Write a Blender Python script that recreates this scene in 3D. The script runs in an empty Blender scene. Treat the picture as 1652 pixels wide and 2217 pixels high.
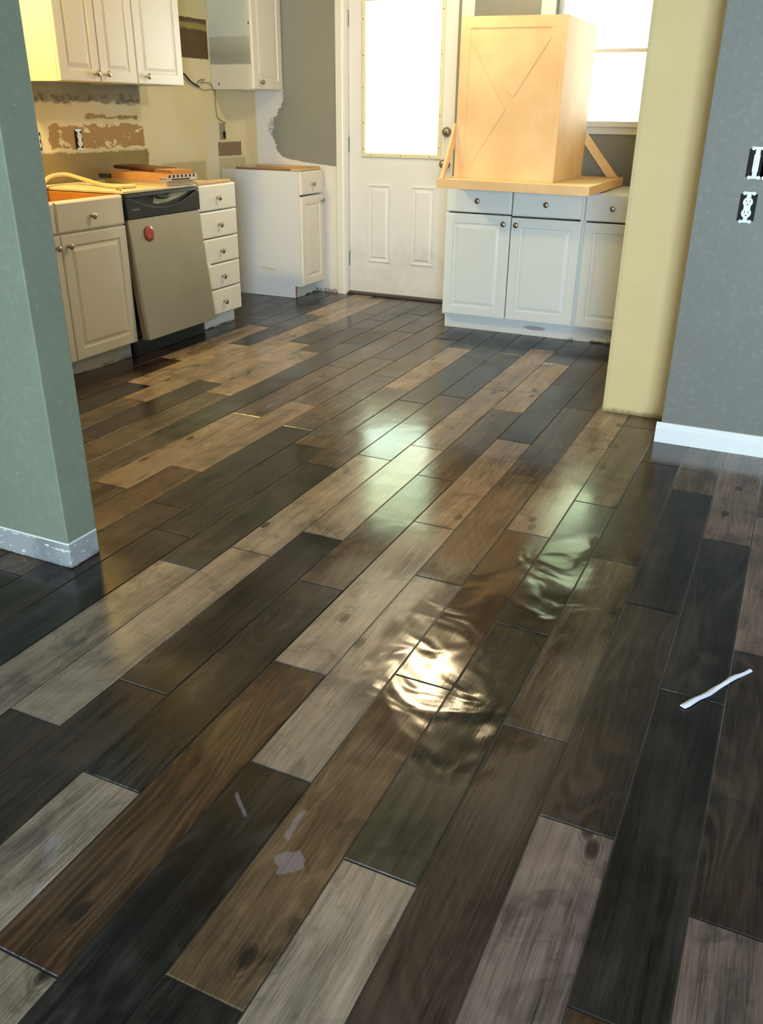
import bpy, bmesh, math, random
from mathutils import Matrix, Vector
random.seed(7)
S = bpy.context.scene
COL = S.collection
PI = math.pi
R = math.radians

# ------------------------------------------------------------------ camera
cam_d = bpy.data.cameras.new('camera'); cam = bpy.data.objects.new('camera', cam_d); COL.objects.link(cam)
cam_d.sensor_fit = 'VERTICAL'; cam_d.sensor_height = 36.0; cam_d.lens = 1858.77 / 2217 * 36
cam_d.clip_start = 0.05
cam.matrix_world = (Matrix.Translation((0, 0, 1.285)) @ Matrix.Rotation(4.32963545e-01, 4, 'Z')
                    @ Matrix.Rotation(PI / 2 - 4.38353410e-01, 4, 'X') @ Matrix.Rotation(1.07869806e-02, 4, 'Z'))
S.camera = cam

# ------------------------------------------------------------------ exposure
S.view_settings.view_transform = 'Standard'; S.view_settings.look = 'None'
S.view_settings.gamma = 1; S.view_settings.use_curve_mapping = False
S.view_settings.exposure = 0.0

# ------------------------------------------------------------------ world: bright yard low, green foliage higher up
w = bpy.data.worlds.new('world'); S.world = w; w.use_nodes = True
nt = w.node_tree; nt.nodes.clear()
geo = nt.nodes.new('ShaderNodeTexCoord'); sep = nt.nodes.new('ShaderNodeSeparateXYZ')
nt.links.new(geo.outputs['Generated'], sep.inputs[0])
rmp = nt.nodes.new('ShaderNodeValToRGB'); nt.links.new(sep.outputs['Z'], rmp.inputs[0])
cr = rmp.color_ramp
cr.elements[0].position = 0.0; cr.elements[0].color = (.97, 1.0, 1.0, 1)
cr.elements[1].position = 0.24; cr.elements[1].color = (.95, 1.0, 1.0, 1)
for p_, c_ in ((.31, (.66, .86, .84, 1)), (.36, (.54, .64, .45, 1)), (.44, (.36, .44, .26, 1)), (.52, (.24, .34, .18, 1)), (.75, (.27, .40, .24, 1))):
    e = cr.elements.new(p_); e.color = c_
bg = nt.nodes.new('ShaderNodeBackground'); nt.links.new(rmp.outputs[0], bg.inputs[0]); bg.inputs[1].default_value = 11.0
wo = nt.nodes.new('ShaderNodeOutputWorld'); nt.links.new(bg.outputs[0], wo.inputs[0])

def area(name, loc, size, rot, power, col, portal=False):
    l = bpy.data.lights.new(name, 'AREA'); l.shape = 'RECTANGLE'; l.size, l.size_y = size
    l.energy = power; l.color = col
    if portal: l.cycles.is_portal = True
    o = bpy.data.objects.new(name, l); COL.objects.link(o); o.location = loc; o.rotation_euler = rot
    return o
# portals at the door glass and the kitchen window (they only guide the sampling of the daylight)
area('door_daylight_portal', (-2.655, 6.12, 1.47), (.62, 1.02), (R(-90), 0, 0), 1, (1, 1, 1), True)
area('window_daylight_portal', (-1.2, 6.12, 1.63), (.84, .86), (R(-90), 0, 0), 1, (1, 1, 1), True)
# unseen daylight sources of the living room, behind the photographer
area('living_window_daylight', (1.30, -2.93, 1.20), (1.5, 1.4), (R(90), 0, 0), 420, (.72, .89, 1.0))
area('living_window_daylight', (-3.1, -2.93, 1.20), (1.0, 1.4), (R(90), 0, 0), 55, (.74, .92, 1.0))  # added left source, brightens the front of the partition

# ------------------------------------------------------------------ helpers
def lin(h):
    h = h.lstrip('#'); v = [int(h[i:i + 2], 16) / 255 for i in (0, 2, 4)]
    return tuple((c / 12.92 if c <= .04045 else ((c + .055) / 1.055) ** 2.4) for c in v)

ORG = {}
def thing(name, label, cat, loc=(0, 0, 0), group=None):
    o = bpy.data.objects.new(name, None); COL.objects.link(o); o.location = loc
    o.empty_display_size = .05
    o['label'] = label; o['category'] = cat
    if group: o['group'] = group
    ORG[o.name] = Vector(loc)
    return o
def obj(name, bm, m, parent=None, label=None, bevel=0, smooth=False, seg=2, keepn=False):
    """links bm (world coordinates) as one mesh object, its origin at the parent's origin"""
    if not keepn: bmesh.ops.recalc_face_normals(bm, faces=bm.faces)
    off = ORG[parent.name] if parent is not None else None
    if off is None:
        vs = [v.co for v in bm.verts]
        off = Vector(((min(v.x for v in vs) + max(v.x for v in vs)) / 2, (min(v.y for v in vs) + max(v.y for v in vs)) / 2, min(v.z for v in vs)))
    bmesh.ops.translate(bm, verts=bm.verts, vec=-off)
    me = bpy.data.meshes.new(name); bm.to_mesh(me); bm.free()
    for mm in (m if isinstance(m, (list, tuple)) else [m]): me.materials.append(mm)
    o = bpy.data.objects.new(name, me); COL.objects.link(o)
    if parent is None: o.location = off
    else: o.parent = parent
    ORG[o.name] = off.copy()
    if smooth:
        for p in me.polygons: p.use_smooth = True
    if bevel:
        b = o.modifiers.new('bevel', 'BEVEL'); b.width = bevel; b.segments = seg; b.limit_method = 'ANGLE'; b.angle_limit = R(40)
        b.harden_normals = False
    if label: o['label'] = label
    return o
def tag(o, label, cat, group=None):
    o['label'] = label; o['category'] = cat
    if group: o['group'] = group
    return o
def struct(name, bm, m, label=None, **k):
    o = obj(name, bm, m, **k); o['kind'] = 'structure'
    if label: o['label'] = label
    return o
def BM(): return bmesh.new()
def box(bm, x0, x1, y0, y1, z0, z1, rot=None, mi=0):
    vs = [bm.verts.new((x, y, z)) for x in (x0, x1) for y in (y0, y1) for z in (z0, z1)]
    if rot is not None:
        for v in vs: v.co = rot @ v.co
    for f in ((0, 1, 3, 2), (4, 6, 7, 5), (0, 4, 5, 1), (2, 3, 7, 6), (0, 2, 6, 4), (1, 5, 7, 3)):
        g = bm.faces.new([vs[i] for i in f]); g.material_index = mi
    return vs
def B(*a, **k):
    bm = BM(); box(bm, *a, **k); return bm
def about(p, *mats):
    m = Matrix.Translation(p)
    for q in mats: m = m @ q
    return m @ Matrix.Translation(-Vector(p))
def prism(bm, pts, axis, a0, a1):
    """extrude a polygon; axis 'Y': pts are (x,z); 'X': pts are (y,z); 'Z': (x,y)"""
    def P(p, a): return {'Y': (p[0], a, p[1]), 'X': (a, p[0], p[1]), 'Z': (p[0], p[1], a)}[axis]
    A = [bm.verts.new(P(p, a0)) for p in pts]; Bv = [bm.verts.new(P(p, a1)) for p in pts]
    bm.faces.new(A); bm.faces.new(Bv[::-1])
    n = len(pts)
    for i in range(n): bm.faces.new((A[i], A[(i + 1) % n], Bv[(i + 1) % n], Bv[i]))
def tube(bm, pts, r, n=10, cap=True):
    pts = [Vector(p) for p in pts]; rings = []
    up = Vector((0, 0, 1))
    for i, p in enumerate(pts):
        t = (pts[min(i + 1, len(pts) - 1)] - pts[max(i - 1, 0)]).normalized()
        a = t.cross(up)
        if a.length < .05: a = t.cross(Vector((1, 0, 0)))
        a.normalize(); b = t.cross(a).normalized()
        rr = r[i] if isinstance(r, (list, tuple)) else r
        rings.append([bm.verts.new(p + (a * math.cos(2 * PI * k / n) + b * math.sin(2 * PI * k / n)) * rr) for k in range(n)])
    for A, C in zip(rings, rings[1:]):
        for k in range(n): bm.faces.new((A[k], A[(k + 1) % n], C[(k + 1) % n], C[k]))
    if cap: bm.faces.new(rings[0][::-1]); bm.faces.new(rings[-1])
def spline(pts, sub=6):
    P = [Vector(p) for p in pts]; out = []
    for i in range(len(P) - 1):
        p0 = P[max(i - 1, 0)]; p1 = P[i]; p2 = P[i + 1]; p3 = P[min(i + 2, len(P) - 1)]
        for s in range(sub):
            t = s / sub
            out.append(.5 * ((2 * p1) + (p2 - p0) * t + (2 * p0 - 5 * p1 + 4 * p2 - p3) * t * t + (3 * p1 - p0 - 3 * p2 + p3) * t ** 3))
    out.append(P[-1]); return out
def lathe(bm, prof, c, axis, n=24):
    """prof: (radius, distance along axis) ; axis: unit vector out of the face"""
    ax = Vector(axis).normalized(); a = ax.cross(Vector((0, 0, 1)))
    if a.length < .1: a = ax.cross(Vector((1, 0, 0)))
    a.normalize(); b = ax.cross(a); c = Vector(c); rings = []
    for r, d in prof:
        if r < 1e-6: rings.append([bm.verts.new(c + ax * d)])
        else: rings.append([bm.verts.new(c + ax * d + (a * math.cos(2 * PI * k / n) + b * math.sin(2 * PI * k / n)) * r) for k in range(n)])
    for A, C in zip(rings, rings[1:]):
        for k in range(n):
            va = [A[k % len(A)], A[(k + 1) % len(A)], C[(k + 1) % len(C)], C[k % len(C)]]
            u = []
            for v in va:
                if v not in u: u.append(v)
            if len(u) > 2: bm.faces.new(u)

# faces the fronts look to: maps (u to the right-hand world axis, v up, n out) -> world
def FX(X): return lambda u, v, n: (X + n, u, v)          # looks to +X, u = Y
def FY(Y): return lambda u, v, n: (u, Y - n, v)          # looks to -Y, u = X
def rings_panel(F, u0, u1, v0, v1, prof, back=.0):
    """prof = list of (inset, height) from the outer edge inwards, closed in the middle"""
    bm = BM(); R_ = []
    for ins, h in [(0, back)] + prof:
        R_.append([bm.verts.new(F(u, v, h)) for u, v in ((u0 + ins, v0 + ins), (u1 - ins, v0 + ins), (u1 - ins, v1 - ins), (u0 + ins, v1 - ins))])
    for A, C in zip(R_, R_[1:]):
        for k in range(4): bm.faces.new((A[k], A[(k + 1) % 4], C[(k + 1) % 4], C[k]))
    bm.faces.new(R_[-1]); bm.faces.new(R_[0][::-1])
    return bm
T = .019
DOORP = [(0, T - .005), (.002, T - .0015), (.006, T), (.054, T), (.057, T - .0055), (.064, T - .007), (.070, T - .0065), (.084, T - .0015), (.088, T - .001)]
DRAWP = [(0, T - .007), (.003, T - .003), (.009, T)]
KNOB = [(.0075, 0), (.0085, .002), (.0055, .004), (.005, .012), (.008, .016), (.0145, .019), (.0162, .023), (.0155, .0265), (.0115, .0295), (.005, .031), (0, .0312)]
def F3(F, u, v, n): return Vector(F(u, v, n))
def knob(F, u, v, parent, m):
    bm = BM(); c = F3(F, u, v, T); ax = F3(F, u, v, T + 1) - c
    lathe(bm, KNOB, c, ax, 22)
    return obj('knob', bm, m, parent, smooth=True)
def cab_door(F, u0, u1, v0, v1, parent, m, kn=None, name='door'):
    d = obj(name, rings_panel(F, u0, u1, v0, v1, DOORP), m, parent)
    if kn: knob(F, kn[0], kn[1], d, M['nickel'])
    return d
def cab_drawer(F, u0, u1, v0, v1, parent, m, kn=None):
    d = obj('drawer', rings_panel(F, u0, u1, v0, v1, DRAWP), m, parent)
    if kn: knob(F, kn[0], kn[1], d, M['nickel'])
    return d

# ------------------------------------------------------------------ node helpers
class NT:
    def __init__(s, name):
        s.m = bpy.data.materials.new(name); s.m.use_nodes = True; s.t = s.m.node_tree; s.t.nodes.clear()
        s.out = s.t.nodes.new('ShaderNodeOutputMaterial')
        s.b = s.t.nodes.new('ShaderNodeBsdfPrincipled'); s.t.links.new(s.b.outputs[0], s.out.inputs[0])
    def n(s, t): return s.t.nodes.new(t)
    def put(s, sock, v):
        if hasattr(v, 'is_output') or isinstance(v, bpy.types.NodeSocket): s.t.links.new(v, sock)
        elif isinstance(v, (tuple, list)) and sock.type == 'RGBA': sock.default_value = tuple(v)[:3] + (1,)
        else: sock.default_value = v
    def math(s, op, a, b=0.0, c=None, clamp=False):
        x = s.n('ShaderNodeMath'); x.operation = op; x.use_clamp = clamp
        s.put(x.inputs[0], a); s.put(x.inputs[1], b)
        if c is not None: s.put(x.inputs[2], c)
        return x.outputs[0]
    def add(s, a, b): return s.math('ADD', a, b)
    def sub(s, a, b): return s.math('SUBTRACT', a, b)
    def mul(s, a, b): return s.math('MULTIPLY', a, b)
    def mx(s, a, b): return s.math('MAXIMUM', a, b)
    def mn(s, a, b): return s.math('MINIMUM', a, b)
    def step(s, x, e0, e1):
        """smooth 0..1 between e0 and e1"""
        q = s.n('ShaderNodeMapRange'); q.interpolation_type = 'SMOOTHSTEP'
        s.put(q.inputs[0], x); q.inputs[1].default_value = e0; q.inputs[2].default_value = e1
        q.inputs[3].default_value = 0; q.inputs[4].default_value = 1
        if e0 > e1:
            q.inputs[1].default_value = e1; q.inputs[2].default_value = e0; q.inputs[3].default_value = 1; q.inputs[4].default_value = 0
        return q.outputs[0]
    def mix(s, f, a, b):
        q = s.n('ShaderNodeMix'); q.data_type = 'RGBA'; s.put(q.inputs[0], f); s.put(q.inputs[6], a); s.put(q.inputs[7], b)
        return q.outputs[2]
    def mulc(s, col, f):
        q = s.n('ShaderNodeVectorMath'); q.operation = 'SCALE'; s.put(q.inputs[0], col); s.put(q.inputs[3], f); return q.outputs[0]
    def pos(s): return s.n('ShaderNodeNewGeometry').outputs['Position']
    def objc(s): return s.n('ShaderNodeTexCoord').outputs['Object']
    def uv(s): return s.n('ShaderNodeTexCoord').outputs['UV']
    def xyz(s, v):
        q = s.n('ShaderNodeSeparateXYZ'); s.put(q.inputs[0], v); return q.outputs
    def comb(s, x, y, z):
        q = s.n('ShaderNodeCombineXYZ'); s.put(q.inputs[0], x); s.put(q.inputs[1], y); s.put(q.inputs[2], z); return q.outputs[0]
    def scale(s, v, sc):
        q = s.n('ShaderNodeVectorMath'); q.operation = 'MULTIPLY'; s.put(q.inputs[0], v); q.inputs[1].default_value = sc; return q.outputs[0]
    def noise(s, v, sc=5, det=3, rough=.5, dist=0, dim='3D'):
        q = s.n('ShaderNodeTexNoise'); q.noise_dimensions = dim; s.put(q.inputs['Vector'], v)
        q.inputs['Scale'].default_value = sc; q.inputs['Detail'].default_value = det; q.inputs['Roughness'].default_value = rough
        q.inputs['Distortion'].default_value = dist
        return q.outputs[0]
    def bump(s, h, strength=.3, dist=.01, nrm=None):
        q = s.n('ShaderNodeBump'); s.put(q.inputs['Strength'], strength); q.inputs['Distance'].default_value = dist; s.put(q.inputs['Height'], h)
        if nrm is not None: s.put(q.inputs['Normal'], nrm)
        return q.outputs[0]
    def set(s, **k):
        names = dict(color='Base Color', rough='Roughness', metal='Metallic', spec='Specular IOR Level', normal='Normal', coat='Coat Weight',
                     coatr='Coat Roughness', coatn='Coat Normal', emis='Emission Color', emiss='Emission Strength', trans='Transmission Weight', ior='IOR', sheen='Sheen Weight')
        for a, v in k.items(): s.put(s.b.inputs[names[a]], v)
        return s.m
    def rect(s, a, a0, a1, b, b0, b1, soft=.01):
        """1 inside the rectangle a0..a1 x b0..b1"""
        m = s.mn(s.mn(s.step(a, a0 - soft, a0 + soft), s.step(a, a1 + soft, a1 - soft)),
                 s.mn(s.step(b, b0 - soft, b0 + soft), s.step(b, b1 + soft, b1 - soft)))
        return m
def simple(name, col, rough=.5, metal=0, spec=.5, nscale=40, namt=.06, bump=0.0, coat=0):
    t = NT(name); c = lin(col) if isinstance(col, str) else col
    n = t.noise(t.objc(), nscale, 3)
    f = t.add(t.mul(n, 2 * namt), 1 - namt)
    kw = dict(color=t.mulc(c + (1,) if False else c, f), rough=rough, metal=metal, spec=spec, coat=coat)
    if bump: kw['normal'] = t.bump(n, bump, .003)
    return t.set(**kw)

M = {}
M['cab'] = simple('white_thermofoil', '#e2ddd0', .38, nscale=6, namt=.015)
M['melamine'] = simple('white_melamine', '#d8dcde', .35, nscale=5, namt=.02)
M['nickel'] = simple('brushed_nickel', '#b0a898', .28, metal=1, namt=.03)
M['dark'] = simple('black_void', '#14120f', .7)
M['trimwhite'] = simple('white_trim_paint', '#e4e4de', .35, nscale=8, namt=.02)
M['mdf'] = None

# worn / scuffed toe kick
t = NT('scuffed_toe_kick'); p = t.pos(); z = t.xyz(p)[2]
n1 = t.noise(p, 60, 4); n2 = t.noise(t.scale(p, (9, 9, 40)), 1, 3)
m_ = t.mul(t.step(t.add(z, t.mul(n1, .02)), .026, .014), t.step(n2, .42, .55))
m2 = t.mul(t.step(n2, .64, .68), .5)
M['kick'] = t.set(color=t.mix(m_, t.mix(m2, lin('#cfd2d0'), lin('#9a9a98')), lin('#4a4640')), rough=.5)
# patch on the right cabinet's kick
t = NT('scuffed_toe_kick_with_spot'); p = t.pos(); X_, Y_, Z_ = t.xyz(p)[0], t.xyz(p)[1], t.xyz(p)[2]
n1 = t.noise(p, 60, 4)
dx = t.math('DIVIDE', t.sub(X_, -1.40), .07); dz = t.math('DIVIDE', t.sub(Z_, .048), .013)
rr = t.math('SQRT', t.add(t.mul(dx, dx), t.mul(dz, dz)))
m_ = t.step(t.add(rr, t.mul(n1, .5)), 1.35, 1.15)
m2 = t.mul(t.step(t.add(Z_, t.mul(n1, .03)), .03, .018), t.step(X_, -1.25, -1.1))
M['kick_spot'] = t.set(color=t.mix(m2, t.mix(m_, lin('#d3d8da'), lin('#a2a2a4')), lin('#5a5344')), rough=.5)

# MDF of the range hood
t = NT('raw_mdf'); p = t.objc(); n1 = t.noise(p, 3.0, 4, .6); n2 = t.noise(p, 220, 2)
c = t.mix(t.step(n1, .35, .7), lin('#e0bc8c'), lin('#eccd9e'))
M['mdf'] = t.set(color=t.mulc(c, t.add(t.mul(n2, .10), .95)), rough=.6, normal=t.bump(n2, .1, .001), spec=.3)
M['wood_strip'] = simple('raw_pine_strip', '#c9a878', .6, nscale=30, namt=.12)
M['wood_inner'] = simple('varnished_plywood', '#c98a45', .5, nscale=12, namt=.12)
M['particle'] = simple('raw_particle_board', '#8a5a3a', .8, nscale=200, namt=.3)

# ------------------------------------------------------------------ floor of wood look tiles
PW, X0, PL = .1524, .0485, .9165
OFF = {1: 1.21, 0: .95, -1: 1.33, -2: 1.57, -3: 1.06, -4: .72, -5: 1.21, -6: .64, -7: 1.03, -8: 1.32, -9: 1.12, -10: .95, -11: 1.12, -12: 1.29,
       -13: .68, -14: 1.34, -15: .93, -16: .64, -17: .79, -18: .37, -19: .59, -20: 1.06, -21: .3, -22: .8, -23: .2}
# colour families: L light greige, K tan greige, M mid grey brown, N dark grey brown, D charcoal, G olive charcoal, B brown, A pale mauve brown, O ochre
FAM = {'L': '#b3a08c', 'K': '#a8927a', 'M': '#6b5b4a', 'N': '#43352c', 'D': '#2a2624', 'G': '#393729', 'B': '#553c26', 'A': '#8a7870', 'O': '#7d6347', 'P': '#6a533c'}
SEQ = {1: (.29, 'ANAMMN'), 0: (.03, 'BDDAMM'), -1: (.41, 'ANDMMN'), -2: (.65, 'NMNNMM'), -3: (.14, 'LGGMMNN'), -4: (-.2, 'DOBKKMN'),
       -5: (.29, 'DLMMNMN'), -6: (-.28, 'LBLKGNN'), -7: (.11, 'LDPMKND'), -8: (.40, 'NDLKKDD'), -9: (.2, 'NLLMGDG'), -10: (.03, 'NLGMGDD'),
       -11: (.2, 'NDGMKDD'), -12: (.37, 'DNGMMDN'), -13: (.68, 'NPKMND'), -14: (.42, 'NBKMMDD'), -15: (.01, 'NNMGDGD'), -16: (.64, 'NPMKDDD'),
       -17: (.79, 'NNNKDGD'), -18: (.37, 'NMMKKKD'), -19: (.59, 'NMDKDKD'), -20: (.14, 'NMNNKDD'), -21: (.3, 'NDMNDD')}
CATH = {(0, 1.87), (-7, 1.03), (-1, 1.33), (-5, .29), (-6, .64), (1, 1.21)}   # tiles with bold cathedral figure
bm = BM(); colL = bm.loops.layers.float_color.new('tile_colour'); rndL = bm.loops.layers.float_color.new('tile_random'); uvL = bm.loops.layers.uv.new('UVMap')
g = .0016; bev = .0016
def plank(x0, x1, y0, y1, colr, cath, fam):
    x0 += g; x1 -= g; y0 += g; y1 -= g
    tx = random.uniform(-.0026, .0026); ty = random.uniform(-.0012, .0012); dz = random.uniform(-.0002, .0002)
    cx, cy = (x0 + x1) / 2, (y0 + y1) / 2
    def zz(x, y): return dz + (x - cx) * tx + (y - cy) * ty
    R0 = [(x0, y0), (x1, y0), (x1, y1), (x0, y1)]; R1 = [(x0 + bev, y0 + bev), (x1 - bev, y0 + bev), (x1 - bev, y1 - bev), (x0 + bev, y1 - bev)]
    A = [bm.verts.new((x, y, -.006)) for x, y in R0]; C = [bm.verts.new((x, y, zz(x, y) - .0012)) for x, y in R0]; D = [bm.verts.new((x, y, zz(x, y))) for x, y in R1]
    fs = [bm.faces.new(D)]
    for k in range(4):
        fs.append(bm.faces.new((C[k], C[(k + 1) % 4], D[(k + 1) % 4], D[k]))); fs.append(bm.faces.new((A[k], A[(k + 1) % 4], C[(k + 1) % 4], C[k])))
    ou, ov = random.uniform(0, 40), random.uniform(0, 40)
    rnd = (random.random(), {'L': .36, 'K': .38, 'A': .42, 'O': .5, 'D': .95, 'G': .85}.get(fam, .6), cath, 1)
    for i_, f in enumerate(fs):
        ec = (.085, .082, .09) if i_ == 1 and y0 < 2.9 and random.random() < .8 else colr  # near end bevels painted pale, as if catching light
        for l in f.loops:
            l[colL] = tuple(ec) + (1,); l[rndL] = rnd; l[uvL].uv = (l.vert.co.x - x0 + ou, l.vert.co.y - y0 + ov)
        f.material_index = 0
for k in range(-28, 24):
    if k in OFF: off = OFF[k]
    else: off = random.uniform(0, PL)
    start, seq = SEQ.get(k, (off, ''))
    xa, xb = X0 + (k - 1) * PW, X0 + k * PW
    n0 = -5
    while True:
        ya = start + n0 * PL
        if ya > 6.16: break
        if ya + PL > -3.1:
            i = n0
            fam = seq[i] if 0 <= i < len(seq) else random.choice('LMNDGBAMN')
            c = Vector(lin(FAM[fam])) * random.uniform(.50, .60)
            cath = 1.0 if any(kk == k and abs(ya - yy) < .06 for kk, yy in CATH) else random.choice((.15, .3, .5))
            plank(xa, xb, max(ya, -3.1), min(ya + PL, 6.16), tuple(c), cath, fam)
        n0 += 1
gx0, gx1 = X0 - 29 * PW, X0 + 23 * PW
vs = [bm.verts.new(p_) for p_ in ((gx0, -3.1, -.0025), (gx1, -3.1, -.0025), (gx1, 6.16, -.0025), (gx0, 6.16, -.0025))]
f = bm.faces.new(vs); f.material_index = 1
vs = [bm.verts.new(p_) for p_ in ((gx0, -3.1, -.06), (gx1, -3.1, -.06), (gx1, 6.16, -.06), (gx0, 6.16, -.06))]
f = bm.faces.new(vs); f.material_index = 1

t = NT('wood_look_tile')
at = t.n('ShaderNodeAttribute'); at.attribute_name = 'tile_colour'; ar = t.n('ShaderNodeAttribute'); ar.attribute_name = 'tile_random'
rr_ = t.xyz(ar.outputs['Color'])
uv = t.uv(); P_ = t.pos(); px, py, pz = t.xyz(P_)
warp = t.noise(t.scale(uv, (3, 1.2, 1)), 1, 2)
uu = t.xyz(uv)
uvw = t.comb(t.add(uu[0], t.mul(warp, .03)), uu[1], t.mul(rr_[0], 9))
fine = t.noise(t.scale(uvw, (330, 9, 1)), 1, 4, .65)
streak = t.noise(t.scale(uvw, (55, 1.8, 1)), 1, 4, .6)
blot = t.noise(t.scale(uvw, (9, 2.6, 1)), 1, 4, .55)
cval = t.noise(t.scale(uvw, (7, 1.15, 1)), 1, 1.5, .45, .3)
rings = t.math('SINE', t.mul(t.add(cval, t.mul(fine, .004)), 120.0))
rings = t.step(rings, -.2, 1.0)
cr_ = t.mul(rings, rr_[2])
# knots
vor = t.n('ShaderNodeTexVoronoi'); vor.feature = 'F1'; vor.voronoi_dimensions = '2D'; t.put(vor.inputs['Vector'], t.scale(uvw, (6.5, 3.2, 1))); vor.inputs['Scale'].default_value = 1
vd = vor.outputs['Distance']; vsep = t.xyz(vor.outputs['Color'])
kn = t.mul(t.step(t.add(vd, t.mul(fine, .03)),   .115, .07), t.step(vsep[0], .66, .68))
halo = t.mul(t.mul(t.step(vd, .24, .06), t.step(vsep[0], .66, .68)), t.step(t.math('SINE', t.mul(t.add(vd, t.mul(streak, .05)), 130)), -.3, .8))
cracks = t.mul(t.step(t.noise(t.scale(uvw, (130, 2.2, 3)), 1, 2, .5), .70, .76), t.step(blot, .48, .6))
lum = t.add(t.mul(t.sub(streak, .5), 1.7), t.mul(t.sub(blot, .5), 1.8))
lum = t.add(lum, t.mul(t.sub(fine, .5), 1.5))
wide = t.noise(t.scale(uvw, (14, .5, 1)), 1, 2, .5)
lum = t.add(lum, t.mul(t.sub(wide, .5), 1.6))
lum = t.add(lum, t.mul(t.mul(t.sub(cr_, t.mul(rr_[2], .4)), t.step(blot, .38, .55)), .8))
dirt = t.noise(P_, 3.3, 5, .62, .6)
lum = t.add(lum, t.mul(t.sub(dirt, .5), 1.7))
lum = t.add(t.mul(lum, t.mul(rr_[1], 1.65)), t.mul(t.sub(fine, .5), .8))
lum = t.math('MAXIMUM', t.add(lum, 1.0), .22)
c = t.mulc(at.outputs['Color'], lum)
c = t.mix(t.mul(t.step(blot, .50, .72), .35), c, t.mulc(lin('#8f8578'), t.add(t.mul(streak, .34), .02)))   # silvery weathering
c = t.mix(t.mul(halo, .45), c, lin('#2a211a'))
c = t.mix(t.mul(kn, .85), c, lin('#1a1410'))
c = t.mix(t.mul(cracks, .8), c, lin('#15120f'))
# bright reflections on the wet film, painted as pale spots
def glint_spot(cx, cy, rx, ry, a):
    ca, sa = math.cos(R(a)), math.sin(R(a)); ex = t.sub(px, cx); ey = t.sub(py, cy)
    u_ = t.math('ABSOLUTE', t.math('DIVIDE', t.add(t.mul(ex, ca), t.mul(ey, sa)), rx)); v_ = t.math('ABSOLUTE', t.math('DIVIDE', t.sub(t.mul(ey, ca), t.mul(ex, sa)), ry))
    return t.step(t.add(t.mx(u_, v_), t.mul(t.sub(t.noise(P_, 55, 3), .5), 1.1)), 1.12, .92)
glints = t.mx(t.mx(glint_spot(-.686, 1.089, .006, .036, 4), glint_spot(-.648, 1.005, .024, .024, 40)), t.mx(glint_spot(-1.070, .831, .012, .036, 30), t.mx(glint_spot(-1.025, .753, .006, .016, 30), glint_spot(-.811, 1.088, .004, .035, 50))))
c = t.mix(t.mul(glints, .32), c, lin('#9a94a0'))
d2 = t.noise(P_, 5.5, 5, .65, 1.0)
c = t.mulc(c, t.sub(1.0, t.mul(t.step(d2, .50, .66), .42)))
c = t.mulc(c, t.add(1.0, t.mul(t.step(d2, .46, .30), .16)))
# wet zones, by their place on the floor
def blob(cx, cy, rx, ry, ns=3.0, amt=.9, e0=1.15, e1=.85):
    ddx = t.math('DIVIDE', t.sub(px, cx), rx); ddy = t.math('DIVIDE', t.sub(py, cy), ry)
    d = t.math('SQRT', t.add(t.mul(ddx, ddx), t.mul(ddy, ddy)))
    return t.step(t.add(d, t.mul(t.sub(t.noise(P_, ns, 3), .5), amt)), e0, e1)
wet1 = blob(-.58, 1.84, .25, .54)
wet2 = blob(-.42, 2.30, .20, .36)
wet3 = blob(-1.15, 2.85, .62, .75, 2.5, .9)
wet4 = blob(-1.62, 1.62, .45, .35, 4, .6)
wet5 = blob(-.15, 3.35, .5, .32, 5, .5)
far = t.mul(t.step(py, 2.2, 3.6), t.step(t.noise(P_, 1.6, 3), .40, .56))
wet = t.mx(t.mx(wet1, wet2), t.mx(wet3, t.mx(t.mul(wet4, .8), t.mx(t.mul(wet5, .8), t.mul(far, .85)))))
rough = t.add(.27, t.mul(t.sub(blot, .5), .25)); rough = t.add(rough, t.mul(fine, .05))
rough = t.add(t.mul(rough, t.sub(1, wet)), t.mul(wet, t.add(.085, t.mul(fine, .06))))
c = t.mulc(c, t.sub(1.0, t.mul(t.mx(wet1, wet2), .25)))
film = t.noise(P_, 5.5, 1.5, .45, 1.0)
nb = t.bump(t.add(t.mul(fine, .6), t.mul(streak, .6)), t.add(.07, t.mul(t.sub(1, wet), .16)), .0025)
nb2 = t.bump(film, t.add(t.mul(t.mx(wet1, wet2), .30), .035), .02, nb)
dry = t.add(t.mul(t.noise(P_, 1.8, 3), .0), 0)
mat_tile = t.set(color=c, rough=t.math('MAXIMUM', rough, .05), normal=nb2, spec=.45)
t = NT('grout'); n = t.noise(t.pos(), 30, 3)
mat_grout = t.set(color=t.mulc(lin('#3d3833'), t.add(t.mul(n, .6), .7)), rough=.35)
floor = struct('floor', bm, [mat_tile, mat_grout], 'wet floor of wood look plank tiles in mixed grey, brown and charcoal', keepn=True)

# ------------------------------------------------------------------ walls
YB = 5.96; XL = -3.92
# back wall: old off-white patch and the grey paint with its ragged brushed edge
t = NT('back_wall_paint'); p = t.pos(); x, y, z = t.xyz(p)
n1 = t.noise(p, 22, 4, .65); n2 = t.noise(p, 5, 3); n3 = t.noise(p, 70, 3, .7)
rag = t.add(t.mul(t.sub(n1, .5), .09), t.mul(t.sub(n3, .5), .03))
cv = t.n('ShaderNodeFloatCurve')
t.put(cv.inputs['Value'], t.math('DIVIDE', z, 2.5)); cv.inputs['Factor'].default_value = 1
pts = [(0, .72), (.90 / 2.5, .72), (.925 / 2.5, .40), (.95 / 2.5, .215), (.985 / 2.5, .165), (1.03 / 2.5, .155), (1.09 / 2.5, .12), (1.20 / 2.5, .135), (1.25 / 2.5, .165), (1.29 / 2.5, .19), (1.34 / 2.5, .215), (1.41 / 2.5, .222), (1, .222)]
curve = cv.mapping.curves[0]
curve.points[0].location = pts[0]; curve.points[1].location = pts[-1]
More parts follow.
